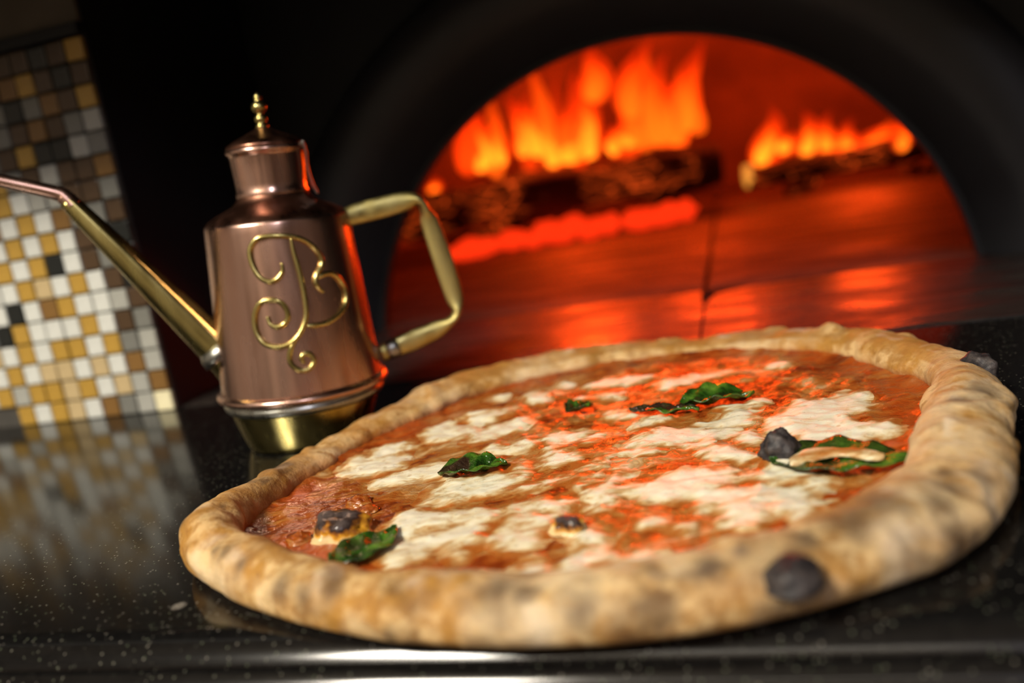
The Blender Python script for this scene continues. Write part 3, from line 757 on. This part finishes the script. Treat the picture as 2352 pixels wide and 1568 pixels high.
# topping height field
G = .0010; NGR = 330; half = G * (NGR - 1) / 2
ax_ = np.linspace(-half, half, NGR); X, Y = np.meshgrid(ax_, ax_)
ang = np.arctan2(Y, X); rad = np.hypot(X, Y)
tabA = np.linspace(0, 2 * PI, 361); tabR = np.array([per(RC, a) - .55 * per(RW, a) for a in tabA]); tabI = np.array([per(RC, a) - .95 * per(RW, a) for a in tabA])
lim = np.interp(ang % (2 * PI), tabA, tabR); inr = np.interp(ang % (2 * PI), tabA, tabI)
inside = rad < lim
Bz = np.zeros_like(X); N1 = np.zeros_like(X); N2 = np.zeros_like(X)
for (r_, c_) in zip(*np.where(inside)):
    x, y = X[r_, c_], Y[r_, c_]
    Bz[r_, c_] = base_z(x, y); N1[r_, c_] = fbm(x * 120, y * 75, 2.2, 3); N2[r_, c_] = fbm(x * 45, y * 45, 8.8, 2)
Bz += .0020 * sstep(-.010, .006, rad - inr)
# front-left pocket stays red, front rim of sauce too
edge = sstep(-.030, -.004, rad - inr + .010 * N2)
red = np.clip(edge * (.55 + .9 * N2), 0, 1)
red = np.maximum(red, np.clip(1.2 * np.exp(-(((X + .088) / .022) ** 2 + ((Y + .093) / .016) ** 2)), 0, 1))
# signed distance of every mozzarella outline
def sdist(poly, X, Y):
    P = np.array(poly, float); n = len(P); d = np.full(X.shape, 1e9); ins = np.zeros(X.shape, bool)
    for i in range(n):
        a, b = P[i], P[(i + 1) % n]; e = b - a
        wx, wy = X - a[0], Y - a[1]; tt = np.clip((wx * e[0] + wy * e[1]) / (e @ e + 1e-12), 0, 1)
        d = np.minimum(d, np.hypot(wx - tt * e[0], wy - tt * e[1]))
        cnd = (a[1] <= Y) != (b[1] <= Y)
        xi = a[0] + (Y - a[1]) / np.where(e[1] == 0, 1e-12, e[1]) * e[0]
        ins ^= cnd & (X < xi)
    return np.where(ins, d, -d)
allsd = np.full(X.shape, -1.0); best = np.full(X.shape, -1.0); who = np.full(X.shape, -1)
for k, poly in enumerate(CHEESE):
    P = [(x * 1e-4 - PO.x, y * 1e-4 - PO.y) for x, y in poly]
    sd0 = sdist(P, X, Y); allsd = np.maximum(allsd, sd0); sd = sd0 + .0036 * N1 + .0008
    m_ = sstep(-.0062, .0062, sd); m_[~inside] = 0
    up = m_ > best; best = np.where(up, m_, best); who = np.where(up & (m_ > .02), k, np.where(up, -1, who))
best = np.clip(best, 0, 1)
Hz = Bz + .0006 * N1 * inside
def grid_mesh(name, mask_face, zarr, attrs):
    rr_, cc_ = np.where(mask_face); corners = [(rr_, cc_), (rr_, cc_ + 1), (rr_ + 1, cc_ + 1), (rr_ + 1, cc_)]
    ids = np.stack([a * NGR + b for a, b in corners], 1); u, inv = np.unique(ids, return_inverse=True)
    inv = inv.reshape(-1, 4); fx, fy, fz = X.ravel()[u], Y.ravel()[u], zarr.ravel()[u]
    me = mesh_of(name, list(zip(fx.tolist(), fy.tolist(), fz.tolist())), inv.tolist())
    for nm, arr in attrs.items():
        at = me.attributes.new(nm, 'FLOAT', 'POINT'); at.data.foreach_set('value', arr.ravel()[u].astype(np.float32))
    return me
fm = inside[:-1, :-1] & inside[1:, :-1] & inside[:-1, 1:] & inside[1:, 1:]
Cz = Hz - .0004 + .0013 * best ** .7 - .0004 * N1 * best * inside
film = sstep(-.022, .0, allsd)
sauce = link('tomato_sauce', grid_mesh('tomato_sauce', fm, Hz, {'red': red, 'film': film * (1 - red)}), M['sauce'], pizza)
for k in range(len(CHEESE)):
    wk = (who == k)
    mk = fm & (wk[:-1, :-1])
    if mk.sum() < 6: continue
    link('mozzarella', grid_mesh('mozzarella', mk, Cz, {'melt': best}), M['mozzarella'], pizza)

def top_z(x, y): return base_z(x - PO.x, y - PO.y)
# basil leaves
def basil(x, y, L, W, yaw, fold, lift, seed, burn, dz=.0016, curl=.0):
    nu, nv = 30, 14; v_, f_, bn = [], [], []
    for i in range(nu + 1):
        u = i / nu; wd = W * .5 * (math.sin(PI * u ** .85) ** .75) if 0 < u < 1 else .0003
        for j in range(nv + 1):
            s = j / nv * 2 - 1
            px = (u - .5) * L; py = s * wd
            pz = fold * abs(s) * wd + lift * (u - .5) * L * .3 + curl * ((u - .5) * 2) ** 2 * L * .3
            pz += .0016 * fbm(px * 130 + seed, py * 130, seed, 2) + .0006 * math.sin(abs(s) * 5 - u * 22)
            py += .0012 * fbm(px * 90, s * 2 + seed, 3.3 + seed, 2)
            v_.append((px, py, pz + .001)); bn.append(max(0, min(1, burn(u, s) + .25 * fbm(px * 160, py * 160, seed + 5, 2))))
    for i in range(nu):
        for j in range(nv):
            q = i * (nv + 1) + j; f_.append((q, q + 1, q + nv + 2, q + nv + 1))
    me = mesh_of('basil_leaf', v_, f_); at = me.attributes.new('burn', 'FLOAT', 'POINT'); at.data.foreach_set('value', bn)
    o = link('basil_leaf', me, M['basil'], pizza); o.location = (x - PO.x, y - PO.y, top_z(x, y) + dz); o.rotation_euler = (0, 0, yaw)
    so = o.modifiers.new('thick', 'SOLIDIFY'); so.thickness = .0005; so.offset = 1
    return o
basil(-.0735, -.0930, .031, .019, R(66), .12, .0, 1, lambda u, s: (.5 if s > .2 and u < .6 else .05), .0012)
basil(-.0545, -.0245, .029, .020, R(10), .30, .0, 2, lambda u, s: .95 if (-.3 < s < .6 and u < .45) else 0, .0012)
basil(-.0215, .0480, .014, .016, R(35), .40, .1, 3, lambda u, s: .6 if u < .4 else .15, .0014)
basil(.0430, .0400, .034, .024, R(10), .38, .05, 4, lambda u, s: .6 if abs(s) < .25 and u > .2 else 0, .0014)
basil(.0200, .0315, .032, .008, R(-12), .35, -.05, 5, lambda u, s: .95 if s > 0 or u < .3 else .1, .0014)
basil(.0860, -.0440, .048, .030, R(-14), .16, .03, 6, lambda u, s: .45 if s > .5 else (.9 if abs(u - .45) < .06 and abs(s + .3) < .2 else 0), .0018)

# char blisters and bubbles
def dome(name, x, y, z, rx, ry, h, yaw, mat, seed, rough=.25, parent=pizza):
    bm = bmesh.new(); bmesh.ops.create_icosphere(bm, subdivisions=4, radius=1)
    for v in bm.verts:
        k = 1 + rough * fbm(v.co.x * 1.7 + seed, v.co.y * 1.7, v.co.z * 1.7, 3)
        v.co *= k; v.co.z = v.co.z if v.co.z > 0 else v.co.z * .35
    me = bpy.data.meshes.new(name); bm.to_mesh(me)
    tp = [v.co.z for v in bm.verts]; bm.free()
    at = me.attributes.new('top', 'FLOAT', 'POINT'); at.data.foreach_set('value', tp)
    for v in me.vertices: v.co = Vector((v.co.x * rx, v.co.y * ry, v.co.z * h))
    me.polygons.foreach_set('use_smooth', [True] * len(me.polygons))
    o = link(name, me, M[mat], parent); o.location = (x - PO.x, y - PO.y, z); o.rotation_euler = (0, 0, yaw); return o
d = dome('scorched_bubble', -.0905, -.0755, .0048, .0118, .0105, .0092, 0, 'blister', 2); d['label'] = 'yellow bubble with a burnt black top'
d = dome('scorched_bubble', -.0035, -.0865, .0068, .0060, .0050, .0042, 0, 'blister', 5); d['label'] = 'small brown blistered bubble'
d = dome('charred_curl', .0668, -.0320, .0075, .0072, .0065, .0085, R(20), 'char', 8); d['label'] = 'black burnt curl at the end of a basil leaf'
d = dome('charred_blister', .0640, -.1385, .0128, .0082, .0078, .0062, R(10), 'char', 3, .15); d['label'] = 'round black blister on the crust'
d = dome('charred_blister', .1480, .0290, .0125, .0070, .0095, .0080, R(25), 'char', 6, .2); d['label'] = 'ashy black blister on the back of the crust'
rnd = random.Random(5)
for (x, y, s) in ((-.106, -.080, .0040), (-.1005, -.0600, .0036), (-.0960, -.0480, .0042), (-.0880, -.0560, .0030)):
    dome('tomato_lump', x, y, .0058, s * 1.3, s * 1.1, s * .75, 0, 'sauce', rnd.random() * 9)
# strip of cheese melted across the big basil leaf
v_, f_, nu, nv = [], [], 26, 8
P = smooth_path([(.0690, -.0475, .0098), (.0760, -.0425, .0106), (.0850, -.0425, .0108), (.0940, -.0460, .0106), (.1000, -.0490, .0100)], 8)
for i, q in enumerate(P):
    u = i / (len(P) - 1); wd = .0052 * (math.sin(PI * min(1, .12 + u * .88)) ** .6 + .02) * (1 + .3 * math.sin(u * 9))
    for j in range(nv + 1):
        sx = j / nv * 2 - 1
        v_.append((q.x - PO.x, q.y - PO.y + sx * wd, q.z + .0016 * math.sqrt(max(0, 1 - sx * sx)) - .0012 + .0004 * fbm(u * 6, sx * 2, 3)))
for i in range(len(P) - 1):
    for j in range(nv): f_.append((i * (nv + 1) + j, (i + 1) * (nv + 1) + j, (i + 1) * (nv + 1) + j + 1, i * (nv + 1) + j + 1))
me = mesh_of('mozzarella', v_, f_); at = me.attributes.new('melt', 'FLOAT', 'POINT'); at.data.foreach_set('value', [.62] * len(v_))
o = link('mozzarella', me, M['mozzarella'], pizza); so = o.modifiers.new('thick', 'SOLIDIFY'); so.thickness = .0006
